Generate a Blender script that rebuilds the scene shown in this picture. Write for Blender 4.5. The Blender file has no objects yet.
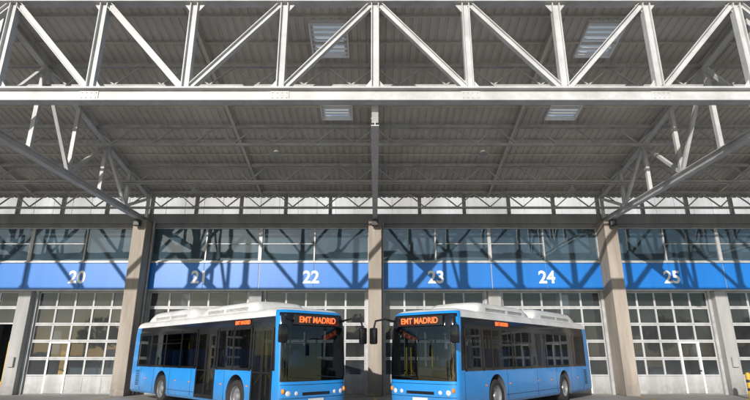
import bpy, bmesh, math, random
from mathutils import Vector, Matrix
random.seed(7)
scene = bpy.context.scene
scene.view_settings.view_transform='Standard'
scene.view_settings.look='None'
scene.view_settings.exposure=0

# ---------------------------------------------------------------- materials
def mat(name, c1, c2=None, rough=0.6, metal=0.0, scale=2.0, bump=0.0, bscale=30.0, spec=0.5, streak=False, coat=0.0, lo=0.35, hi=0.65, dirt=None):
    m=bpy.data.materials.new(name); m.use_nodes=True
    nt=m.node_tree; b=nt.nodes['Principled BSDF']
    b.inputs['Roughness'].default_value=rough
    b.inputs['Metallic'].default_value=metal
    b.inputs['Specular IOR Level'].default_value=spec
    b.inputs['Coat Weight'].default_value=coat
    b.inputs['Coat Roughness'].default_value=0.05
    c2=c2 or c1
    tc=nt.nodes.new('ShaderNodeTexCoord')
    mp=nt.nodes.new('ShaderNodeMapping')
    nt.links.new(tc.outputs['Object'],mp.inputs['Vector'])
    if streak: mp.inputs['Scale'].default_value=(1,1,0.12)
    n=nt.nodes.new('ShaderNodeTexNoise'); n.inputs['Scale'].default_value=scale
    n.inputs['Detail'].default_value=6; n.inputs['Roughness'].default_value=0.65
    nt.links.new(mp.outputs['Vector'],n.inputs['Vector'])
    r=nt.nodes.new('ShaderNodeValToRGB')
    r.color_ramp.elements[0].position=lo; r.color_ramp.elements[1].position=hi
    r.color_ramp.elements[0].color=(*c2,1); r.color_ramp.elements[1].color=(*c1,1)
    nt.links.new(n.outputs['Fac'],r.inputs['Fac'])
    out=r.outputs['Color']
    if dirt:
        # road grime that fades out upwards (height in object space) broken up by noise
        z0,z1,dc=dirt
        sp=nt.nodes.new('ShaderNodeSeparateXYZ'); nt.links.new(tc.outputs['Object'],sp.inputs[0])
        mr=nt.nodes.new('ShaderNodeMapRange'); mr.inputs[1].default_value=z0; mr.inputs[2].default_value=z1; mr.inputs[3].default_value=1; mr.inputs[4].default_value=0
        nt.links.new(sp.outputs['Z'],mr.inputs[0])
        n3=nt.nodes.new('ShaderNodeTexNoise'); n3.inputs['Scale'].default_value=5; n3.inputs['Detail'].default_value=5
        nt.links.new(tc.outputs['Object'],n3.inputs['Vector'])
        mu=nt.nodes.new('ShaderNodeMath'); mu.operation='MULTIPLY'; nt.links.new(mr.outputs[0],mu.inputs[0]); nt.links.new(n3.outputs['Fac'],mu.inputs[1])
        mx=nt.nodes.new('ShaderNodeMix'); mx.data_type='RGBA'
        nt.links.new(mu.outputs[0],mx.inputs[0]); nt.links.new(out,mx.inputs[6]); mx.inputs[7].default_value=(*dc,1)
        out=mx.outputs[2]
    nt.links.new(out,b.inputs['Base Color'])
    if bump>0:
        n2=nt.nodes.new('ShaderNodeTexNoise'); n2.inputs['Scale'].default_value=bscale; n2.inputs['Detail'].default_value=4
        nt.links.new(tc.outputs['Object'],n2.inputs['Vector'])
        bp=nt.nodes.new('ShaderNodeBump'); bp.inputs['Strength'].default_value=bump; bp.inputs['Distance'].default_value=0.02
        nt.links.new(n2.outputs['Fac'],bp.inputs['Height']); nt.links.new(bp.outputs['Normal'],b.inputs['Normal'])
    return m

def glass(name, tint=(0.3,0.33,0.35), refl=0.05, rough=0.02, film=0.0, fcol=(.4,.5,.56)):
    m=bpy.data.materials.new(name); m.use_nodes=True
    nt=m.node_tree; nt.nodes.clear()
    o=nt.nodes.new('ShaderNodeOutputMaterial')
    t=nt.nodes.new('ShaderNodeBsdfTransparent'); t.inputs['Color'].default_value=(*tint,1)
    g=nt.nodes.new('ShaderNodeBsdfGlossy'); g.inputs['Roughness'].default_value=rough
    g.inputs['Color'].default_value=(0.88,0.95,1,1)
    # Schlick reflectance that is the same on both faces of the sheet
    lw=nt.nodes.new('ShaderNodeLayerWeight'); lw.inputs['Blend'].default_value=0.5
    pw=nt.nodes.new('ShaderNodeMath'); pw.operation='POWER'; pw.inputs[1].default_value=5
    nt.links.new(lw.outputs['Facing'],pw.inputs[0])
    ad=nt.nodes.new('ShaderNodeMath'); ad.operation='MULTIPLY_ADD'; ad.use_clamp=True
    ad.inputs[1].default_value=0.9; ad.inputs[2].default_value=refl
    nt.links.new(pw.outputs[0],ad.inputs[0])
    tc=nt.nodes.new('ShaderNodeTexCoord'); n=nt.nodes.new('ShaderNodeTexNoise'); n.inputs['Scale'].default_value=0.9; n.inputs['Detail'].default_value=1
    nt.links.new(tc.outputs['Object'],n.inputs['Vector'])
    bp=nt.nodes.new('ShaderNodeBump'); bp.inputs['Strength'].default_value=0.15; bp.inputs['Distance'].default_value=0.02
    nt.links.new(n.outputs['Fac'],bp.inputs['Height']); nt.links.new(bp.outputs['Normal'],g.inputs['Normal'])
    base=t.outputs[0]
    if film>0:
        d=nt.nodes.new('ShaderNodeBsdfDiffuse'); d.inputs['Color'].default_value=(*fcol,1)
        n5=nt.nodes.new('ShaderNodeTexNoise'); n5.inputs['Scale'].default_value=0.5; n5.inputs['Detail'].default_value=4
        nt.links.new(tc.outputs['Object'],n5.inputs['Vector'])
        mr=nt.nodes.new('ShaderNodeMapRange'); mr.inputs[1].default_value=.3; mr.inputs[2].default_value=.7
        mr.inputs[3].default_value=film*.5; mr.inputs[4].default_value=film*1.5
        nt.links.new(n5.outputs['Fac'],mr.inputs[0])
        mf=nt.nodes.new('ShaderNodeMixShader'); nt.links.new(mr.outputs[0],mf.inputs[0])
        nt.links.new(t.outputs[0],mf.inputs[1]); nt.links.new(d.outputs[0],mf.inputs[2]); base=mf.outputs[0]
    mx=nt.nodes.new('ShaderNodeMixShader')
    nt.links.new(ad.outputs[0],mx.inputs[0]); nt.links.new(base,mx.inputs[1]); nt.links.new(g.outputs[0],mx.inputs[2])
    nt.links.new(mx.outputs[0],o.inputs['Surface'])
    return m

def translucent(name,col,trans=0.6,clear=0.0):
    m=bpy.data.materials.new(name); m.use_nodes=True
    nt=m.node_tree; nt.nodes.clear()
    o=nt.nodes.new('ShaderNodeOutputMaterial')
    a=nt.nodes.new('ShaderNodeBsdfTranslucent'); d=nt.nodes.new('ShaderNodeBsdfDiffuse')
    tc=nt.nodes.new('ShaderNodeTexCoord'); n=nt.nodes.new('ShaderNodeTexNoise'); n.inputs['Scale'].default_value=0.35; n.inputs['Detail'].default_value=5
    nt.links.new(tc.outputs['Object'],n.inputs['Vector'])
    r=nt.nodes.new('ShaderNodeValToRGB')
    r.color_ramp.elements[0].position=0.3; r.color_ramp.elements[1].position=0.7
    r.color_ramp.elements[0].color=(col[0]*.75,col[1]*.73,col[2]*.70,1); r.color_ramp.elements[1].color=(*col,1)
    nt.links.new(n.outputs['Fac'],r.inputs['Fac'])
    nt.links.new(r.outputs[0],a.inputs[0]); nt.links.new(r.outputs[0],d.inputs[0])
    mx=nt.nodes.new('ShaderNodeMixShader'); mx.inputs[0].default_value=1-trans
    nt.links.new(a.outputs[0],mx.inputs[1]); nt.links.new(d.outputs[0],mx.inputs[2])
    t=nt.nodes.new('ShaderNodeBsdfTransparent'); nt.links.new(r.outputs[0],t.inputs[0])
    m2=nt.nodes.new('ShaderNodeMixShader'); m2.inputs[0].default_value=clear
    nt.links.new(mx.outputs[0],m2.inputs[1]); nt.links.new(t.outputs[0],m2.inputs[2])
    nt.links.new(m2.outputs[0],o.inputs['Surface'])
    return m

def emis(name,col,s):
    m=bpy.data.materials.new(name); m.use_nodes=True
    b=m.node_tree.nodes['Principled BSDF']
    b.inputs['Base Color'].default_value=(*col,1)
    b.inputs['Emission Color'].default_value=(*col,1); b.inputs['Emission Strength'].default_value=s
    return m

M_steel=mat('painted_steel',(0.60,0.595,0.585),(0.45,0.44,0.425),rough=0.5,scale=1.3,bump=0.1)
M_steel2=mat('painted_steel_dull',(0.46,0.45,0.44),(0.32,0.31,0.30),rough=0.6,scale=1.8)
M_roof=mat('roof_sheet',(0.64,0.60,0.54),(0.50,0.46,0.41),rough=0.6,scale=0.5,spec=0.3)
M_conc=mat('concrete',(0.44,0.38,0.32),(0.28,0.24,0.20),rough=0.85,scale=1.6,bump=0.5,bscale=14,streak=True,dirt=(0,1.2,(.12,.11,.10)))
M_pier=mat('pier_grey',(0.44,0.43,0.415),(0.30,0.295,0.285),rough=0.8,scale=1.5,bump=0.3,streak=True,dirt=(0,1.0,(.12,.11,.10)))
M_blue=mat('blue_cladding',(0.010,0.19,0.63),(0.008,0.155,0.52),rough=0.4,scale=0.8,streak=True)
M_fascia=mat('fascia_grey',(0.24,0.24,0.24),(0.17,0.17,0.17),rough=0.6,scale=1.2,streak=True)
M_white=mat('white_paint',(0.82,0.82,0.82),rough=0.5)
M_backdrop=mat('backdrop_white',(0.74,0.74,0.74),(0.48,0.48,0.48),rough=0.6,scale=0.5,streak=True)  # white for the added block that brightens the clerestory from behind
M_alu=mat('aluminium_frame',(0.50,0.50,0.50),(0.36,0.36,0.36),rough=0.45,scale=3,metal=0.1)
M_door=mat('door_panel',(0.56,0.56,0.56),(0.40,0.40,0.395),rough=0.5,scale=2,streak=True,dirt=(0,.9,(.16,.15,.14)))
M_glassF=glass('facade_glass',(0.42,0.54,0.62),0.08,film=.15,fcol=(.26,.42,.54))
M_glassD=glass('door_glass',(0.46,0.49,0.51),0.04,film=.08,fcol=(.45,.47,.48))
M_trans=translucent('frosted_glazing',(0.95,0.95,0.94),0.7,0.8)
M_sky=translucent('skylight_sheet',(0.9,0.89,0.84),0.75)
M_int=mat('hall_wall',(0.34,0.35,0.36),(0.20,0.205,0.21),rough=0.9,scale=0.5)
M_floor=mat('hall_floor',(0.30,0.30,0.295),(0.20,0.20,0.195),rough=0.7,scale=0.8)
M_ground=mat('apron_concrete',(0.39,0.37,0.345),(0.25,0.235,0.22),rough=0.85,scale=0.35,bump=0.4,bscale=10)
M_yellow=mat('yellow_paint',(0.75,0.45,0.03),(0.55,0.32,0.03),rough=0.5)
M_line=mat('line_paint',(0.62,0.42,0.06),(0.40,0.32,0.14),rough=0.7,scale=5)
M_dark=mat('dark_metal',(0.03,0.03,0.032),rough=0.5)
M_leaf=mat('foliage',(0.07,0.10,0.03),(0.03,0.05,0.015),rough=0.8,scale=0.6)
M_bark=mat('bark',(0.10,0.07,0.05),rough=0.9)
# bus
B_blue=mat('bus_blue_paint',(0.016,0.29,0.76),(0.014,0.26,0.69),rough=0.28,scale=0.7,coat=0.5,dirt=(.25,.95,(.10,.13,.16)))
B_white=mat('bus_white_paint',(0.80,0.79,0.77),(0.62,0.61,0.58),rough=0.35,scale=1.3,coat=0.3)
B_black=mat('bus_black_trim',(0.012,0.012,0.014),rough=0.12,spec=0.5)
B_int=mat('bus_interior',(0.10,0.10,0.11),(0.07,0.07,0.075),rough=0.7)
B_glass=glass('bus_glass',(0.20,0.22,0.23),0.045)
B_glassW=glass('bus_windscreen_glass',(0.30,0.33,0.34),0.045)
B_tyre=mat('tyre_rubber',(0.02,0.02,0.02),(0.035,0.033,0.03),rough=0.85,scale=6)
B_rim=mat('wheel_rim',(0.45,0.45,0.46),(0.3,0.3,0.3),rough=0.35,metal=0.6,scale=5)
B_yel=mat('handrail_yellow',(0.8,0.55,0.02),rough=0.35)
B_seat=mat('seat_fabric',(0.03,0.10,0.30),rough=0.7)
B_lamp=mat('headlamp_glass',(0.75,0.76,0.78),(0.55,0.55,0.58),rough=0.08,scale=14,coat=1)
B_org=mat('indicator_orange',(0.8,0.25,0.02),rough=0.2)
B_led=emis('led_sign',(1.0,0.13,0.03),1.6)
B_grille=mat('grille_dark',(0.02,0.05,0.09),rough=0.5)

# ---------------------------------------------------------------- helpers
def empty(name,loc=(0,0,0),rotz=0):
    e=bpy.data.objects.new(name,None); scene.collection.objects.link(e)
    e.location=loc; e.rotation_euler=(0,0,rotz); return e
def add(name,bm,mats,parent=None,smooth=None):
    me=bpy.data.meshes.new(name); bm.to_mesh(me); bm.free()
    if not isinstance(mats,(list,tuple)): mats=[mats]
    for m in mats: me.materials.append(m)
    if smooth is not None:
        for p in me.polygons: p.use_smooth=True
        me.set_sharp_from_angle(angle=math.radians(smooth))
    o=bpy.data.objects.new(name,me); scene.collection.objects.link(o)
    if parent: o.parent=parent
    return o
def box(bm,x0,x1,y0,y1,z0,z1,mi=0,bev=0):
    vs=[bm.verts.new((x,y,z)) for z in (z0,z1) for y in (y0,y1) for x in (x0,x1)]
    fs=[(0,2,3,1),(4,5,7,6),(0,1,5,4),(2,6,7,3),(0,4,6,2),(1,3,7,5)]
    out=[]
    for f in fs:
        fc=bm.faces.new([vs[i] for i in f]); fc.material_index=mi; out.append(fc)
    if bev>0:
        es=list({e for f in out for e in f.edges})
        r=bmesh.ops.bevel(bm,geom=es,offset=bev,segments=2,affect='EDGES',profile=0.5)
        for f in r['faces']: f.material_index=mi
def bar(bm,p,q,side,w,h,off=0.0,mi=0):
    p=Vector(p);q=Vector(q);d=(q-p).normalized()
    s=Vector(side); s=(s-d*s.dot(d)).normalized()
    u=d.cross(s).normalized()
    vs=[]
    for e in (p,q):
        for a,b in ((-1,-1),(1,-1),(1,1),(-1,1)):
            vs.append(bm.verts.new(e+u*(off+a*h/2)+s*(b*w/2)))
    for f in ((3,2,1,0),(4,5,6,7),(0,1,5,4),(1,2,6,5),(2,3,7,6),(3,0,4,7)):
        fc=bm.faces.new([vs[i] for i in f]); fc.material_index=mi
def ibeam(bm,p,q,side,h,w,t=0.025):
    bar(bm,p,q,side,t,h-2*t)
    bar(bm,p,q,side,w,t,off=h/2-t/2)
    bar(bm,p,q,side,w,t,off=-h/2+t/2)
def cyl(bm,c,axis,r,l,n=20,mi=0,r2=None):
    c=Vector(c);a=Vector(axis).normalized()
    t=Vector((0,0,1)) if abs(a.z)<0.9 else Vector((1,0,0))
    u=a.cross(t).normalized(); v=a.cross(u)
    r2=r if r2 is None else r2
    A=[];B=[]
    for i in range(n):
        k=2*math.pi*i/n; dd=u*math.cos(k)+v*math.sin(k)
        A.append(bm.verts.new(c-a*l/2+dd*r)); B.append(bm.verts.new(c+a*l/2+dd*r2))
    for i in range(n):
        j=(i+1)%n; f=bm.faces.new((A[i],A[j],B[j],B[i])); f.material_index=mi
    f=bm.faces.new(A[::-1]); f.material_index=mi
    f=bm.faces.new(B); f.material_index=mi
def fixn(bm): bmesh.ops.recalc_face_normals(bm,faces=bm.faces)
def text(name,s,size,m,parent,loc,rot,bold=0.0,sx=1.0,extr=0.004):
    cu=bpy.data.curves.new(name,'FONT'); cu.body=s; cu.size=size; cu.align_x='CENTER'; cu.align_y='CENTER'
    cu.offset=bold; cu.extrude=extr
    o=bpy.data.objects.new(name+'_tmp',cu); scene.collection.objects.link(o)
    bpy.context.view_layer.update()
    dg=bpy.context.evaluated_depsgraph_get()
    me=bpy.data.meshes.new_from_object(o.evaluated_get(dg))
    bpy.data.objects.remove(o)
    me.materials.clear(); me.materials.append(m)
    n=bpy.data.objects.new(name,me); scene.collection.objects.link(n)
    n.parent=parent; n.location=loc; n.rotation_euler=rot; n.scale=(sx,1,1)
    return n

# ---------------------------------------------------------------- ground
bm=bmesh.new()
vs=[bm.verts.new(p) for p in ((-1500,-1500,0),(1500,-1500,0),(1500,1500,0),(-1500,1500,0))]
bm.faces.new(vs); add('ground',bm,M_ground)
bm=bmesh.new()
for x in (-18,-12.03,-6,0,6,12.03,18):
    v=[bm.verts.new(p) for p in ((x-.06,14.0,.004),(x+.06,14.0,.004),(x+.06,25.2,.004),(x-.06,25.2,.004))]; bm.faces.new(v)
add('bay_marking_lines',bm,M_line)

# ---------------------------------------------------------------- depot building
FY=26.45; SP=12.03
XL,XR=-3*SP,3*SP
bld=empty('bus_depot_building')
cols=[k*SP for k in range(-3,4)]
piers=[-30.0,-17.7,-6.05,6.05,17.5,30.0]
bm=bmesh.new()
box(bm,XL,XR,FY+22,FY+22.3,0,8.6)
box(bm,XL-.3,XL,FY+.3,FY+22.3,0,8.6); box(bm,XR,XR+.3,FY+.3,FY+22.3,0,8.6)
box(bm,XL-.3,XR+.3,FY+.42,FY+22.3,8.62,8.75)
for k in range(-12,13):
    box(bm,k*3.0-.1,k*3.0+.1,FY+1,FY+21.9,8.0,8.6)
for yy in (7,14):
    for k in range(-3,4):
        box(bm,k*SP-.3,k*SP+.3,FY+yy-.3,FY+yy+.3,0.03,8.0)
    box(bm,XL,XR,FY+yy-.15,FY+yy+.15,6.9,7.98)
add('hall_shell',bm,M_int,bld)
bm=bmesh.new(); box(bm,XL,XR,FY+.2,FY+22,0.0,0.02); add('hall_floor',bm,M_floor,bld)
bm=bmesh.new()
for x in (-22.4,-19.6):
    for y in (FY+2.5,FY+7.5):
        box(bm,x-.22,x+.22,y-.18,y+.18,.03,2.5,bev=.03); box(bm,x-.5,x+.5,y-.5,y+.1,.03,.16,bev=.03); box(bm,x-.1,x+.1,y-.6,y-.19,.3,.5,bev=.02)
fixn(bm); add('column_lifts',bm,M_yellow,bld)
bm=bmesh.new()  # added white block, catches sun behind the clerestory so its panes look bright
k=XL
while k<XR-.1:
    box(bm,k+.015,min(k+1.2,XR)-.015,FY+5.0,FY+5.2,8.76,13.2); k+=1.2
box(bm,XL,XR,FY+5.05,FY+20,8.755,13.1)
box(bm,XL-.2,XR+.2,FY+4.9,FY+20.2,13.21,13.4)
add('clerestory_bright_backdrop',bm,M_backdrop,bld)
bm=bmesh.new()
for x in cols:
    box(bm,x-.33,x+.33,FY-1.0,FY+.35,0,8.25,bev=.03)
fixn(bm); add('concrete_columns',bm,M_conc,bld)
bm=bmesh.new()
for x in cols:
    for zz in (1.1,2.6,4.1,5.6,7.1):
        box(bm,x+.335,x+.42,FY-.3,FY-.14,zz,zz+.05)
    cyl(bm,(x+.40,FY-.22,4.2),(0,0,1),.055,8.3,n=10)
fixn(bm); add('downpipes',bm,M_steel2,bld,40)
bm=bmesh.new()
for x in piers: box(bm,x-.32,x+.32,FY-.25,FY+.5,0,4.80,bev=.02)
fixn(bm); add('door_piers',bm,M_pier,bld)
bm=bmesh.new(); bt=bmesh.new()
for i in range(len(cols)-1):
    a=cols[i]+.33; b=cols[i+1]-.33
    n=4; w=(b-a)/n
    for k in range(n):
        g=.012 if k!=2 else .035
        box(bm,a+k*w+g,a+(k+1)*w-.012,FY,FY+.12,4.92,6.24)
    box(bt,a,b,FY+.02,FY+.3,4.84,4.92)
    box(bt,a,b,FY-.06,FY+.3,6.245,6.31)
    box(bt,a,b,FY+.04,FY+.11,4.92,6.24)
add('blue_cladding_panels',bm,M_blue,bld); add('cladding_trims',bt,M_alu,bld)
bm=bmesh.new(); bg=bmesh.new(); bf=bmesh.new(); bc=bmesh.new(); bcf=bmesh.new()
for i in range(len(cols)-1):
    a=cols[i]+.33; b=cols[i+1]-.33
    n=4; w=(b-a)/n
    for k in range(n+1):
        x=a+k*w; x0=max(a,x-.035); x1=min(b,x+.035)
        if k==2: x0-=.05;x1+=.05
        box(bm,x0,x1,FY+.02,FY+.16,6.31,8.09)
    box(bm,a,b,FY+.035,FY+.15,6.311,6.37); box(bm,a,b,FY+.035,FY+.15,8.03,8.089)
    for k in range(n):
        x0=a+k*w+.03;x1=a+(k+1)*w-.03
        t=[random.uniform(-.006,.006) for _ in range(4)]
        v=[bg.verts.new(p) for p in ((x0,FY+.09+t[0],6.36),(x1,FY+.09+t[1],6.36),(x1,FY+.09+t[2],8.04),(x0,FY+.09+t[3],8.04))]
        bg.faces.new(v)
        if k in (1,2): box(bm,x0+.0,x1,FY+.04,FY+.14,7.22,7.255)
    box(bf,cols[i],cols[i+1],FY-.12,FY+.4,8.26,8.78)
    box(bf,a,b,FY-.02,FY+.4,8.10,8.255)
    n=5; w=SP/n
    for k in range(n):
        x0=cols[i]+k*w+.09; x1=cols[i]+(k+1)*w-.09
        v=[bc.verts.new(p) for p in ((x0,FY+.2,8.84),(x1,FY+.2,8.84),(x1,FY+.2,9.86),(x0,FY+.2,9.86))]
        bc.faces.new(v)
        box(bcf,cols[i]+k*w-.09,cols[i]+k*w+.09,FY+.13,FY+.27,8.79,9.9)
    box(bcf,cols[i],cols[i+1],FY+.14,FY+.26,8.781,8.85); box(bcf,cols[i],cols[i+1],FY+.14,FY+.26,9.86,9.95)
add('window_frames',bm,M_alu,bld); add('window_glass',bg,M_glassF,bld); add('fascia_beam',bf,M_fascia,bld)
add('clerestory_glazing',bc,M_trans,bld); add('clerestory_frames',bcf,M_steel2,bld)
def sdoor(x0,x1,wicket,rmin=0):
    bm=bmesh.new(); W=x1-x0; y0=FY+.22; y1=FY+.30; H=4.83
    nr=6; nc=5; rh=H/nr
    for r in range(rmin,nr):
        z0=.03+r*rh; z1=z0+rh-.012
        if z1>H: z1=H
        box(bm,x0,x1,y0,y1,z0,z0+.065); box(bm,x0,x1,y0,y1,z1-.065,z1)
        if r==0: box(bm,x0,x1,y0+.01,y1-.01,z0+.0651,z1-.0651)
        cw=W/nc
        for c in range(nc+1):
            xx=x0+c*cw
            a=max(x0,xx-.045);b=min(x1,xx+.045)
            if r>0: box(bm,a,b,y0+.002,y1-.002,z0+.0651,z1-.0651)
            elif 0<c<nc: box(bm,xx-.02,xx+.02,y0-.004,y0+.009,z0+.066,z1-.066)
        if r>0:
            for c in range(nc):
                a=x0+c*cw+.04;b=x0+(c+1)*cw-.04
                t=[random.uniform(-.004,.004) for _ in range(3)]; t.append(t[0]-t[1]+t[2])
                v=[bm.verts.new(p) for p in ((a,y0+.04+t[0],z0+.06),(b,y0+.04+t[1],z0+.06),(b,y0+.04+t[2],z1-.06),(a,y0+.04+t[3],z1-.06))]
                f=bm.faces.new(v); f.material_index=1
    if wicket is not None and rmin==0:
        wx=x0+wicket*W/nc+.045; wz=2.42; ww=W/nc
        for a,b in ((wx-.05,wx+.03),(wx+ww-.03,wx+ww+.05)): box(bm,a,b,y0-.03,y0-.002,.05,wz,2)
        box(bm,wx+.03,wx+ww-.03,y0-.03,y0-.002,wz-.08,wz,2); box(bm,wx+.03,wx+ww-.03,y0-.03,y0-.002,.05,.85,0)
        box(bm,wx+ww-.16,wx+ww-.05,y0-.07,y0-.031,1.05,1.10,3)
    add('sectional_door',bm,[M_door,M_glassD,M_white,M_dark],bld)
allx=sorted([(c,.34) for c in cols]+[(p,.33) for p in piers])
bj=bmesh.new()
for i in range(len(allx)-1):
    a=allx[i][0]+allx[i][1]; b=allx[i+1][0]-allx[i+1][1]
    box(bj,a,a+.14,FY+.1,FY+.34,0,4.838); box(bj,b-.14,b,FY+.1,FY+.34,0,4.838)
    sdoor(a+.15,b-.15,random.choice([1,2,3]),4 if -24.5<a<-23 else 0)
add('door_jambs',bj,M_alu,bld)
for x,s in ((-27.3,'18'),(-21.2,'19'),(-15.35,'20'),(-9.05,'21'),(-3.3,'22'),(3.15,'23'),(8.85,'24'),(15.3,'25'),(21.2,'26')):
    text('bay_number',s,0.86,M_white,bld,(x,FY-.01,5.50),(math.radians(90),0,0),bold=.022)
for x in cols[1:-1]:
    bm=bmesh.new()
    box(bm,x-.05,x+.05,FY-1.14,FY-1.002,7.95,8.1); box(bm,x-.16,x+.16,FY-1.42,FY-1.15,7.86,8.16,bev=.03)
    fixn(bm); add('floodlight_housing',bm,M_dark,bld)
bm=bmesh.new()
for x in piers:
    box(bm,x-.14,x+.14,FY-.36,FY-.255,1.25,1.7,bev=.015)
fixn(bm); add('control_boxes',bm,M_pier,bld)
bld.scale=(1,1,1.028)

# ---------------------------------------------------------------- canopy
can=empty('depot_canopy')
MY=13.7; SL=0.21; ZF=9.99
def rz(y): return ZF+SL*(FY-y)
bm=bmesh.new()
ZB=9.04; ZT=12.36; PS=2.83; NP=11
yv=(0,1,0)
ibeam(bm,(-NP*PS-1,MY,ZB),(NP*PS+1,MY,ZB),yv,.44,.34,.05)
ibeam(bm,(-NP*PS-1,MY,ZT),(NP*PS+1,MY,ZT),yv,.34,.34,.04)
def tri(bm,a,b,c,y,t):
    A=[bm.verts.new((p[0],y-t,p[1])) for p in (a,b,c)]; B=[bm.verts.new((p[0],y+t,p[1])) for p in (a,b,c)]
    bm.faces.new(A); bm.faces.new(B[::-1])
    for i in range(3):
        j=(i+1)%3; bm.faces.new((A[i],B[i],B[j],A[j]))
for k in range(-NP,NP+1):
    x=k*PS
    ibeam(bm,(x,MY,ZB+.22),(x,MY,ZT-.17),yv,.24,.22,.03)
    for z,s in ((ZB+.22,1),(ZT-.17,-1)):
        for sx in (-1,1): tri(bm,(x+sx*.12,z),(x+sx*.34,z),(x+sx*.12,z+s*.30),MY,.016)
    if k<NP:
        m4=k%4
        a=x+.14; b=x+PS-.14
        if m4 in (0,1): p=(a,MY,ZT-.22); q=(b,MY,ZB+.27)
        else:    p=(a,MY,ZB+.27); q=(b,MY,ZT-.22)
        ibeam(bm,p,q,yv,.19,.18,.025)
for k in range(-5,6):
    x=k*2*PS+PS
    if abs(x)>NP*PS: continue
    box(bm,x-.28,x+.28,MY-.045,MY-.026,ZB-.13,ZB+.13)
    for i in range(4):
        for j in (-1,1):
            cyl(bm,(x-.21+i*.14,MY-.05,ZB+j*.08),(0,1,0),.018,.03,n=6)
fixn(bm); add('main_girder',bm,M_steel,can)
bm=bmesh.new()
for x in (-NP*PS,NP*PS): box(bm,x-.4,x+.4,MY-.4,MY+.4,0,ZB-.225,bev=.03)
fixn(bm); add('girder_support_columns',bm,M_conc,can)
xv=(1,0,0)
bm=bmesh.new()
zb=8.40
for x in [k*SP for k in (-2,-1,0,1,2)]:
    yE=MY+.45; yW=FY-.35
    n=5; st=(yW-yE)/n
    ibeam(bm,(x,yE,zb+.02),(x,yW,zb),xv,.26,.24,.03)
    ibeam(bm,(x,MY+.2,rz(MY+.2)-.33),(x,yW,rz(yW)-.33),xv,.24,.22,.03)
    bar(bm,(x,MY+.18,ZB+.0),(x,yE+.1,zb+.05),xv,.2,.2)
    for k in range(n+1):
        y=yW-k*st
        if k==n: y+=0.05
        bar(bm,(x,y,zb+.15),(x,y,rz(y)-.43),xv,.15,.15)
        if k<n:
            y2=y-st
            if k%2==0: bar(bm,(x,y-.06,rz(y)-.48),(x,y2+.08,zb+.18),xv,.13,.12)
            else: bar(bm,(x,y-.06,zb+.18),(x,y2+.08,rz(y2)-.48),xv,.13,.12)
fixn(bm); add('transverse_trusses',bm,M_steel,can)
bm=bmesh.new()
XC=32.0
LY=(16.7,20.3,23.3,25.9)
for y in LY:
    zt=rz(y)-.22; z0=zt-.82
    bar(bm,(-XC,y,zt),(XC,y,zt),yv,.14,.12); bar(bm,(-XC,y,z0),(XC,y,z0),yv,.12,.10)
    n=int(2*XC/.86); st=2*XC/n
    for k in range(n):
        xa=-XC+k*st
        if k%2==0: p,q=(xa,y,z0+.05),(xa+st,y,zt-.06)
        else: p,q=(xa,y,zt-.06),(xa+st,y,z0+.05)
        bar(bm,p,q,yv,.06,.055)
fixn(bm); add('lattice_purlin_trusses',bm,M_steel2,can)
bm=bmesh.new()
for x in [k*6.05 for k in (-4,-3,-1,1,3,4)]:
    ibeam(bm,(x,MY,rz(MY)-.2),(x,FY-.1,rz(FY-.1)-.2),xv,.18,.12,.015)
y=MY+.9
while y<FY-.3:
    if min(abs(y-t) for t in LY)>.3:
        bar(bm,(-XC,y,rz(y)-.07),(XC,y,rz(y)-.07),yv,.05,.06)
    y+=1.15
fixn(bm); add('rafters_and_purlins',bm,M_roof,can)
sky=[]
for cx in (-1.6,7.9,-17.4):
    sky+= [(cx,14.9,16.4),(cx,18.7,20.0)]
bm=bmesh.new()
ys=sorted(set([MY-.35,FY+.45]+[s[1] for s in sky]+[s[2] for s in sky]))
pitch=.30
nx=int(2*XC/pitch)
prof=[]
for k in range(nx):
    x=-XC+k*pitch
    prof+=[(x,0),(x+.17,0),(x+.195,.045),(x+.275,.045)]
prof.append((-XC+nx*pitch,0))
def hole(xm,ym):
    for cx,a,b in sky:
        if abs(xm-cx)<.58 and a<ym<b: return True
    return False
grid={}
for j,yy in enumerate(ys):
    for i,(x,dz) in enumerate(prof): grid[i,j]=bm.verts.new((x,yy,rz(yy)+dz))
for j in range(len(ys)-1):
    for i in range(len(prof)-1):
        xm=(prof[i][0]+prof[i+1][0])/2; ym=(ys[j]+ys[j+1])/2
        if hole(xm,ym): continue
        bm.faces.new((grid[i,j],grid[i,j+1],grid[i+1,j+1],grid[i+1,j]))
add('roof_sheeting',bm,M_roof,can)
bm=bmesh.new()
box(bm,-XC,XC,MY-.47,MY-.352,rz(MY)+.02,rz(MY)+.35)
add('roof_edge_trim',bm,M_steel,can)
bm=bmesh.new(); bs=bmesh.new()
for cx,a,b in sky:
    v=[bm.verts.new(p) for p in ((cx-.66,a-.05,rz(a)+.16),(cx+.66,a-.05,rz(a)+.16),(cx+.66,b+.05,rz(b)+.16),(cx-.66,b+.05,rz(b)+.16))]
    bm.faces.new(v)
    n=7
    for k in range(n):
        y=a+(b-a)*(k+.5)/n
        bar(bs,(cx-.6,y,rz(y)-.02),(cx+.6,y,rz(y)-.02),(0,1,.7),.02,.09)
    for sx in (-.64,.64): bar(bs,(cx+sx,a,rz(a)-.03),(cx+sx,b,rz(b)-.03),xv,.05,.16)
    for y in (a-.02,b+.02): bar(bs,(cx-.66,y,rz(y)-.03),(cx+.66,y,rz(y)-.03),yv,.05,.16)
add('skylight_sheets',bm,M_sky,can); fixn(bs); add('skylight_louvres',bs,M_white,can)
bm=bmesh.new()
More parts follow.
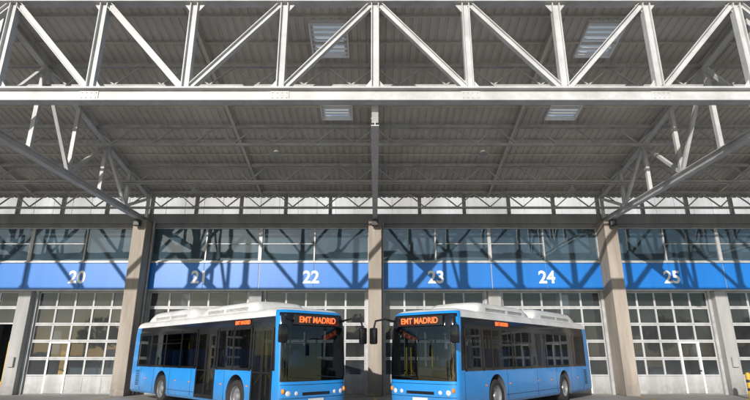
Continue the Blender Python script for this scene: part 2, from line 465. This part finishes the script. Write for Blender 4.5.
for x,y in ((-4.2,20.3),(4.6,20.3),(-8.6,23.3),(9.4,23.3),(-14.5,20.3),(14.5,20.3)):
    z=rz(y)-1.04
    cyl(bm,(x,y,z-.12),(0,0,1),.015,.26,n=8); cyl(bm,(x,y,z-.34),(0,0,1),.20,.2,n=16,r2=.06)
bar(bm,(-XC,23.3,rz(23.3)-1.14),(XC,23.3,rz(23.3)-1.14),yv,.12,.05)
fixn(bm); add('hanging_lamps',bm,M_steel2,can,40)
can.scale=(1,1,1.02)

# ---------------------------------------------------------------- bollards
def bollard(x,y):
    bm=bmesh.new()
    prof=[(.10,0),(.10,.02),(.085,.03),(.085,.86),(.07,.93),(.03,.965),(.001,.97)]
    n=18; rings=[]
    for r,z in prof: rings.append([bm.verts.new((r*math.cos(2*math.pi*i/n),r*math.sin(2*math.pi*i/n),z)) for i in range(n)])
    for a,b,pz in zip(rings,rings[1:],prof):
        for i in range(n):
            j=(i+1)%n; f=bm.faces.new((a[i],a[j],b[j],b[i]))
    for z in (.35,.65): cyl(bm,(0,0,z),(0,0,1),.088,.1,n=18,mi=1)
    box(bm,-.13,.13,-.13,.13,0.002,.018,mi=0)
    fixn(bm); o=add('bollard',bm,[M_yellow,M_dark],None,35); o.location=(x,y,0)
    return o
bollard(16.45,23.9).scale=(1.25,1.25,1.15)
for x,y in ((-6.05,24.9),(6.05,24.9)): bollard(x,y)

# ---------------------------------------------------------------- bus
LV=[(.28,1.19,-.08,.06),(.36,1.24,-.015,.01),(.6,1.25,0,0),(.98,1.25,-.005,0),(1.26,1.25,-.015,0),(1.6,1.25,-.03,0),(2.0,1.25,-.055,.01),(2.45,1.245,-.095,.02),
    (2.72,1.23,-.14,.05),(2.82,1.205,-.18,.08),(2.90,1.15,-.26,.14),(2.96,1.04,-.40,.24),(2.995,.85,-.62,.4),(3.02,.5,-1.0,.7)]
def lerp(z,i):
    for a,b in zip(LV,LV[1:]):
        if a[0]<=z<=b[0]:
            t=(z-a[0])/(b[0]-a[0]); return a[i]+(b[i]-a[i])*t
    return LV[0][i] if z<LV[0][0] else LV[-1][i]
NF=3.8; AF=.36
def front(y,z):
    w=lerp(z,1); k=min(1,abs(y)/w)
    return lerp(z,2)-AF+AF*(1-k**NF)**(1/NF)
def outline(w,xf,xr):
    pts=[]; N=26
    for i in range(N+1):
        ph=-math.pi/2+math.pi*i/N
        s=math.sin(ph);c=max(0,math.cos(ph))
        pts.append((xf-AF+AF*c**(2/NF), w*math.copysign(abs(s)**(2/NF),s)))
    side=[-1.2,-2,-4,-6,-8,-10,-11.35]
    for x in side: pts.append((x,w))
    N=12
    for i in range(N+1):
        ph=math.pi/2-math.pi*i/N
        s=math.sin(ph);c=max(0,math.cos(ph))
        pts.append((-12+xr+.2-.2*c**(2/5), w*math.copysign(abs(s)**(2/5),s)))
    for x in side[::-1]: pts.append((x,-w))
    return pts
def make_bus(loc,rot):
    root=empty('city_bus',loc,rot)
    MB=[B_blue,B_white,B_black,B_int]
    bm=bmesh.new(); rings=[]
    for z,w,xf,xr in LV: rings.append([bm.verts.new((x,y,z)) for x,y in outline(w,xf,xr)])
    n=len(rings[0])
    for a,b in zip(rings,rings[1:]):
        for i in range(n):
            j=(i+1)%n; f=bm.faces.new((a[i],a[j],b[j],b[i]))
            c=f.calc_center_median(); z=c.z
            if z<1.26: mi=0
            elif z<2.72: mi=2 if -11.4<c.x<-.55 else 0
            else: mi=1
            if c.x>-.42 and .98<z<2.82 and abs(c.y)/1.25<.955: mi=2
            if c.x>-.75 and 2.72<z<2.93 and mi!=2: mi=0
            if c.x<-11.4 and z>1.26 and z<2.5 and abs(c.y)<1.1: mi=2
            f.material_index=mi
    f=bm.faces.new(rings[-1]); f.material_index=1
    f=bm.faces.new(rings[0][::-1]); f.material_index=3
    fixn(bm)
    body=add('body',bm,MB,root)
    def cut(build):
        b=bmesh.new(); build(b); fixn(b)
        for f in b.faces: f.material_index=3
        co=add('cut',b,MB)
        md=body.modifiers.new('b','BOOLEAN'); md.operation='DIFFERENCE'; md.solver='EXACT'; md.object=co
        bpy.context.view_layer.update()
        co.matrix_world=body.matrix_world.copy()
        bpy.context.view_layer.update()
        dg=bpy.context.evaluated_depsgraph_get()
        me=bpy.data.meshes.new_from_object(body.evaluated_get(dg))
        body.modifiers.clear(); body.data=me
        bpy.data.objects.remove(co)
    bpy.context.view_layer.update()
    cut(lambda b: box(b,-11.25,-.62,-1.5,1.5,1.30,2.42))
    cut(lambda b: box(b,-1.0,.5,-1.10,1.10,1.07,2.40))
    cut(lambda b: (box(b,-1.66,-.52,-1.5,-.75,.36,2.41),box(b,-5.5,-4.1,-1.5,-.75,.36,2.41)))
    for wx in (-2.62,-8.6):
        cut(lambda b: (cyl(b,(wx,-1.1,.52),(0,1,0),.60,.75,n=36),cyl(b,(wx,1.1,.52),(0,1,0),.60,.75,n=36)))
    for p in body.data.polygons: p.use_smooth=True
    body.data.set_sharp_from_angle(angle=math.radians(28))
    bm=bmesh.new(); NZ=14; NY=22; g={}
    z0,z1=1.0,2.46
    for j in range(NZ+1):
        z=z0+(z1-z0)*j/NZ
        e=min(z-z0,z1-z); hw=1.165-(.10*(1-min(1,e/.12))**2)
        for i in range(NY+1):
            s=-1+2*i/NY; s=math.copysign(abs(s)**.8,s); y=s*hw
            g[i,j]=bm.verts.new((front(y,z)+.012,y*1.006,z))
    for j in range(NZ):
        for i in range(NY): bm.faces.new((g[i,j],g[i+1,j],g[i+1,j+1],g[i,j+1]))
    add('windscreen',bm,B_glassW,root,50)
    bm=bmesh.new(); bt=bmesh.new()
    def pane(x0,x1,z0,z1,y):
        v=[bm.verts.new(p) for p in ((x0,y,z0),(x1,y,z0),(x1,y,z1),(x0,y,z1))]; bm.faces.new(v)
    Z0,Z1=1.24,2.50
    def panes(xs,y):
        for a,b in zip(xs,xs[1:]):
            t=random.uniform(-.004,.004)
            v=[bm.verts.new(p) for p in ((a,y,Z0),(b,y+t,Z0),(b,y+t,Z1),(a,y,Z1))]; bm.faces.new(v)
    panes([-11.3,-9.9,-8.4,-6.9,-5.4,-3.9,-2.4,-1.75,-.6],1.257)
    panes([-11.3,-9.9,-8.4,-6.95,-5.6],-1.257); panes([-4.0,-2.9,-1.76],-1.257)
    def strip(x0,x1,z0,z1,s):
        y0=s*1.247;y1=s*1.266; box(bt,x0,x1,min(y0,y1),max(y0,y1),z0,z1)
    for s,xs in ((1,[-11.28,-9.9,-8.4,-6.9,-5.4,-3.9,-2.4,-1.75,-.64]),(-1,[-11.28,-9.9,-8.4,-6.95,-5.64,-3.96,-2.9,-1.8])):
        for x in xs: strip(x-.045,x+.045,Z0-.01,Z1,s)
    for s,a,b in ((1,-11.3,-.6),(-1,-11.3,-5.6),(-1,-4.0,-1.76)):
        strip(a,b,1.24,1.31,s); strip(a,b,2.40,2.52,s)
    for s,a,b in ((1,-8.4,-6.9),(1,-5.4,-3.9),(1,-3.9,-2.4),(-1,-8.4,-6.95),(-1,-9.9,-8.4)):
        strip(a,b,2.06,2.085,s)
    for a,b in ((-1.66,-.52),(-5.5,-4.1)):
        m=(a+b)/2
        pane(a,b,.38,2.40,-1.254)
        for x0,x1 in ((a-.02,a+.07),(m-.07,m-.008),(m+.008,m+.07),(b-.07,b+.02)): strip(x0,x1,.36,2.41,-1)
        for z0,z1 in ((.36,.47),(2.33,2.42),(1.18,1.22)):
            strip(a+.07,m-.07,z0,z1,-1); strip(m+.07,b-.07,z0,z1,-1)
    fixn(bt)
    add('side_glass',bm,B_glass,root); add('window_trims',bt,B_black,root)
    bm=bmesh.new()
    for x in (-2.9,-3.7,-6.3,-7.1,-7.9,-8.9,-9.7,-10.5):
        for y in (-.95,-.5,.5,.95):
            if y<0 and -5.7<x<-3.9: continue
            box(bm,x-.06,x+.04,y-.2,y+.2,1.305,1.86,mi=0,bev=.03)
    box(bm,-1.75,-1.55,.25,.95,1.31,1.95,mi=0,bev=.04)
    box(bm,-.75,-.42,.15,1.0,1.075,1.25,mi=1,bev=.04)
    cyl(bm,(-.85,.6,1.40),(1,0,.9),.2,.03,n=24,mi=1)
    for x,y in ((-1.8,-.7),(-1.8,.2),(-3.2,-.35),(-4.0,-.7),(-5.55,-.7),(-4.8,.35),(-6.7,-.35),(-6.7,.35),(-8.3,-.35),(-8.3,.35),(-9.9,.35)):
        cyl(bm,(x,y,1.86),(0,0,1),.022,1.1,n=10,mi=2)
    for a,b in ((-1.66,-.52),(-5.5,-4.1)):
        m=(a+b)/2
        for x in (m-.13,m+.13): cyl(bm,(x,-1.17,1.25),(0,0,1),.02,1.3,n=10,mi=2)
        cyl(bm,(m-.34,-1.15,1.05),(.6,0,.5),.018,.5,n=8,mi=2); cyl(bm,(m+.34,-1.15,1.05),(-.6,0,.5),.018,.5,n=8,mi=2)
    for y in (-.45,.45): cyl(bm,(-6,y,2.25),(1,0,0),.018,8.5,n=8,mi=2)
    fixn(bm); add('interior_fittings',bm,[B_seat,B_black,B_yel],root,40)
    for wx in (-2.62,-8.6):
        for s in (-1,1):
            bm=bmesh.new()
            pr=[(.28,.0,0),(.30,.27,0),(.36,.285,0),(.44,.28,0),(.475,.24,0),(.485,.14,0),(.475,.02,0),(.3,0,0)]
            pr2=[(.30,.272,1),(.285,.262,1),(.275,.18,1),(.20,.155,1),(.16,.16,1),(.13,.235,1),(.10,.25,1),(.001,.255,1)]
            for P in (pr[1:],pr2):
                n=36; rg=[]
                for r,d,mi in P:
                    rg.append([bm.verts.new((r*math.cos(2*math.pi*i/n),s*(d-.14),r*math.sin(2*math.pi*i/n))) for i in range(n)])
                for a,b in zip(rg,rg[1:]):
                    for i in range(n):
                        j=(i+1)%n; f=bm.faces.new((a[i],a[j],b[j],b[i])); f.material_index=P[0][2]
            for i in range(10):
                k=2*math.pi*i/10
                cyl(bm,(.18*math.cos(k),s*.035,.18*math.sin(k)),(0,1,0),.016,.05,n=6,mi=1)
            fixn(bm); o=add('wheel',bm,[B_tyre,B_rim],root,35); o.location=(wx,s*1.09,.487)
    # roof housings
    bm=bmesh.new()
    def fairing(x0,x1,hw,zt,e0,e1):
        secs=[(x0,.02),(x0+e0*.4,.6),(x0+e0,.95),(x0+e0+.3,1),(x1-e1-.3,1),(x1-e1,.95),(x1-e1*.4,.6),(x1,.02)]
        zb=2.93; R=[]
        for x,f in secs:
            z=zb+.03+(zt-zb-.03)*f
            h=z-zb
            R.append([bm.verts.new(p) for p in ((x,-hw,zb),(x,-hw+.02,zb+h*.6),(x,-hw+.10,zb+h*.88),(x,-hw+.28,z),(x,0,z+.02*f),(x,hw-.28,z),(x,hw-.10,zb+h*.88),(x,hw-.02,zb+h*.6),(x,hw,zb))])
        for a,b in zip(R,R[1:]):
            for i in range(8): bm.faces.new((a[i],a[i+1],b[i+1],b[i]))
        bm.faces.new(R[0]); bm.faces.new(R[-1][::-1])
    fairing(-6.2,-2.0,1.0,3.28,.5,.3)
    fairing(-11.2,-6.5,1.02,3.33,.5,.4)
    for k in range(9): box(bm,-10.2+k*.22,-10.09+k*.22,-.6,.6,3.31,3.36,mi=1)
    for s in (-1,1):
        for a,b,hw in ((-5.5,-4.3,1.0),(-4.1,-2.6,1.0),(-10.4,-9.0,1.02),(-8.8,-7.3,1.02)):
            for k in range(4):
                y0,y1=sorted((s*(hw-.03),s*(hw-.002))); box(bm,a,b,y0,y1,3.0+k*.028,3.008+k*.028,mi=1)
    fixn(bm); add('roof_housings',bm,[B_white,B_int],root,50)
    bm=bmesh.new(); box(bm,-.17,-.035,-.86,.86,2.475,2.77,bev=.015); fixn(bm)
    add('destination_sign',bm,B_black,root)
    R=(math.radians(90),0,math.radians(90))
    text('destination_text','EMT MADRID',.235,B_led,root,(-.028,0,2.62),R,bold=.003,sx=1.0)
    bm=bmesh.new()
    box(bm,-2.9,-1.9,-1.258,-1.2,2.50,2.70); box(bm,-3.9,-2.6,1.2,1.258,2.50,2.70)
    add('side_sign',bm,B_black,root)
    text('side_text','EMT MADRID',.16,B_led,root,(-2.40,-1.264,2.60),(math.radians(90),0,0),bold=.002)
    text('side_text_b','EMT MADRID',.16,B_led,root,(-3.2,1.264,2.60),(math.radians(90),0,math.radians(180)),bold=.002)
    bm=bmesh.new()
    for sy in (-1,1):
        for yy,rr,mi in ((.95,.10,0),(.70,.08,0)):
            x=front(yy,.68)-.03
            mtx=Matrix.Translation((x,sy*yy,.68))@Matrix.Diagonal((.05,rr,rr*.85,1))
            r=bmesh.ops.create_uvsphere(bm,u_segments=16,v_segments=10,radius=1,matrix=mtx)
            for v in r['verts']:
                for f in v.link_faces: f.material_index=mi
        x=front(1.08,.72)
        mtx=Matrix.Translation((x-.02,sy*1.12,.74))@Matrix.Diagonal((.07,.05,.07,1))
        r=bmesh.ops.create_uvsphere(bm,u_segments=12,v_segments=8,radius=1,matrix=mtx)
        for v in r['verts']:
            for f in v.link_faces: f.material_index=1
    for wx in (-1.9,-3.6,-6.0,-7.2,-10.2):
        for s in (-1,1):
            if s==-1 and -5.6<wx<-4: continue
            y0,y1=sorted((s*1.248,s*1.262)); box(bm,wx-.05,wx+.05,y0,y1,.80,.84,mi=1)
    fixn(bm); add('lamps',bm,[B_lamp,B_org],root,60)
    bm=bmesh.new()
    box(bm,-.03,.014,-.27,.27,.42,.53,mi=0)
    box(bm,-.03,.006,-.5,.5,.62,.70,mi=1)
    fixn(bm); add('number_plate',bm,[B_white,B_black],root)
    bm=bmesh.new()
    def curve_bar(y0,y1,z0,zz1,t):
        n=12
        for i in range(n):
            a=y0+(y1-y0)*i/n; b=y0+(y1-y0)*(i+1)/n
            za=z0+(zz1-z0)*i/n; zb_=z0+(zz1-z0)*(i+1)/n
            bar(bm,(front(a,za)+.03,a,za),(front(b,zb_)+.03,b,zb_),(1,0,0),t,t)
    curve_bar(-.95,-.05,1.10,1.04,.022); curve_bar(.05,1.0,1.12,1.04,.022)
    def seam(y0,y1,z,t=.012):
        n=24
        for i in range(n):
            a=y0+(y1-y0)*i/n; b=y0+(y1-y0)*(i+1)/n
            bar(bm,(front(a,z)+.0,a,z),(front(b,z)+.0,b,z),(1,0,0),t,t)
    seam(-1.2,1.2,.56); seam(-1.2,1.2,.90)
    for s in (-1,1):
        for x in (-.55,-3.4,-5.9,-7.8,-9.4,-10.8):
            if s==-1 and x in(-.55,): continue
            y0,y1=sorted((s*1.245,s*1.253)); box(bm,x-.006,x+.006,y0,y1,.38,1.22)
        y0,y1=sorted((s*1.245,s*1.253)); box(bm,-8.0,-3.25,y0,y1,.50,.512) if s==1 else box(bm,-8.0,-5.55,y0,y1,.50,.512)
    fixn(bm); add('wipers_and_seams',bm,B_black,root)
    bm=bmesh.new()
    for s in (-1,1):
        for k in range(9):
            y0,y1=sorted((s*1.247,s*1.265)); z=.55+k*.065
            box(bm,-11.3,-10.95+.0,y0,y1,z,z+.035)
    fixn(bm); add('engine_grilles',bm,B_grille,root)
    bm=bmesh.new()
    for s in (-1,1):
        pts=[Vector((-.22,s*1.14,2.66)),Vector((.10,s*1.26,2.72)),Vector((.34,s*1.46,2.66)),Vector((.38,s*1.52,2.40))]
        for a,b in zip(pts,pts[1:]):
            cyl(bm,(a+b)/2,(b-a),.03,(b-a).length+.02,n=10)
        box(bm,.30,.45,s*1.52-.13,s*1.52+.13,1.98,2.46,bev=.045)
    fixn(bm); add('mirrors',bm,B_black,root,40)
    root.scale=(1,1.04,1.105)
    for c in root.children:
        if c.name.startswith('wheel'): c.scale=(1.03,1,1.0)
    return root
def place(cx,cy,hx,hy,side,fwd):
    l=math.hypot(hx,hy); hx/=l; hy/=l
    lx,ly=-hy,hx
    make_bus((cx-side*lx*1.30+hx*fwd, cy-side*ly*1.30+hy*fwd,0),math.atan2(hy,hx))
place(-3.08,16.2,.694,-.72,-1,.50)
place(2.60,16.4,-.645,-.764,1,.32)

# ---------------------------------------------------------------- trees behind the viewpoint
bm=bmesh.new()
for t in range(26):
    x=-110+t*9+random.uniform(-3,3); y=-75+random.uniform(-8,8); H=random.uniform(9,13)
    cyl(bm,(x,y,H*.25),(0,0,1),.3,H*.5,n=8,mi=1,r2=.15)
    for c in range(8):
        cc=Vector((x+random.uniform(-2.6,2.6),y+random.uniform(-2,2),H*random.uniform(.4,.9)))
        for l in range(70):
            d=Vector((random.gauss(0,1),random.gauss(0,1),random.gauss(0,.8))).normalized()*random.uniform(.7,2.0)
            p=cc+d; a=Vector((random.uniform(-1,1),random.uniform(-1,1),random.uniform(-1,1))).normalized()*.45
            b=a.cross(Vector((random.uniform(-1,1),random.uniform(-1,1),random.uniform(-1,1)))).normalized()*.4
            bm.faces.new([bm.verts.new(q) for q in (p-a,p-b,p+a,p+b)])
add('distant_trees',bm,[M_leaf,M_bark])

# ---------------------------------------------------------------- light
az=math.radians(20)
el=math.radians(17.8)
tosun=Vector((-math.sin(az)*math.cos(el),-math.cos(az)*math.cos(el),math.sin(el)))
sd=bpy.data.lights.new('sun','SUN'); sd.energy=4.3; sd.angle=math.radians(.5); sd.color=(1,.955,.90)
so=bpy.data.objects.new('sun',sd); scene.collection.objects.link(so)
so.rotation_euler=tosun.to_track_quat('Z','Y').to_euler()
w=bpy.data.worlds.new('World'); scene.world=w; w.use_nodes=True
nt=w.node_tree; bg=nt.nodes['Background']
st=nt.nodes.new('ShaderNodeTexSky'); st.sky_type='NISHITA'; st.sun_disc=False
st.sun_elevation=el; st.sun_rotation=math.atan2(tosun.x,tosun.y)
st.air_density=1.0; st.dust_density=0.3
nt.links.new(st.outputs[0],bg.inputs[0]); bg.inputs[1].default_value=.15

# ---------------------------------------------------------------- camera
cd=bpy.data.cameras.new('camera'); cam=bpy.data.objects.new('camera',cd); scene.collection.objects.link(cam)
cam.location=(0,0,1.85); cam.rotation_euler=(math.radians(90+16.8),0,0)
cd.lens=24.62; cd.sensor_width=36; cd.clip_end=4000
scene.camera=cam
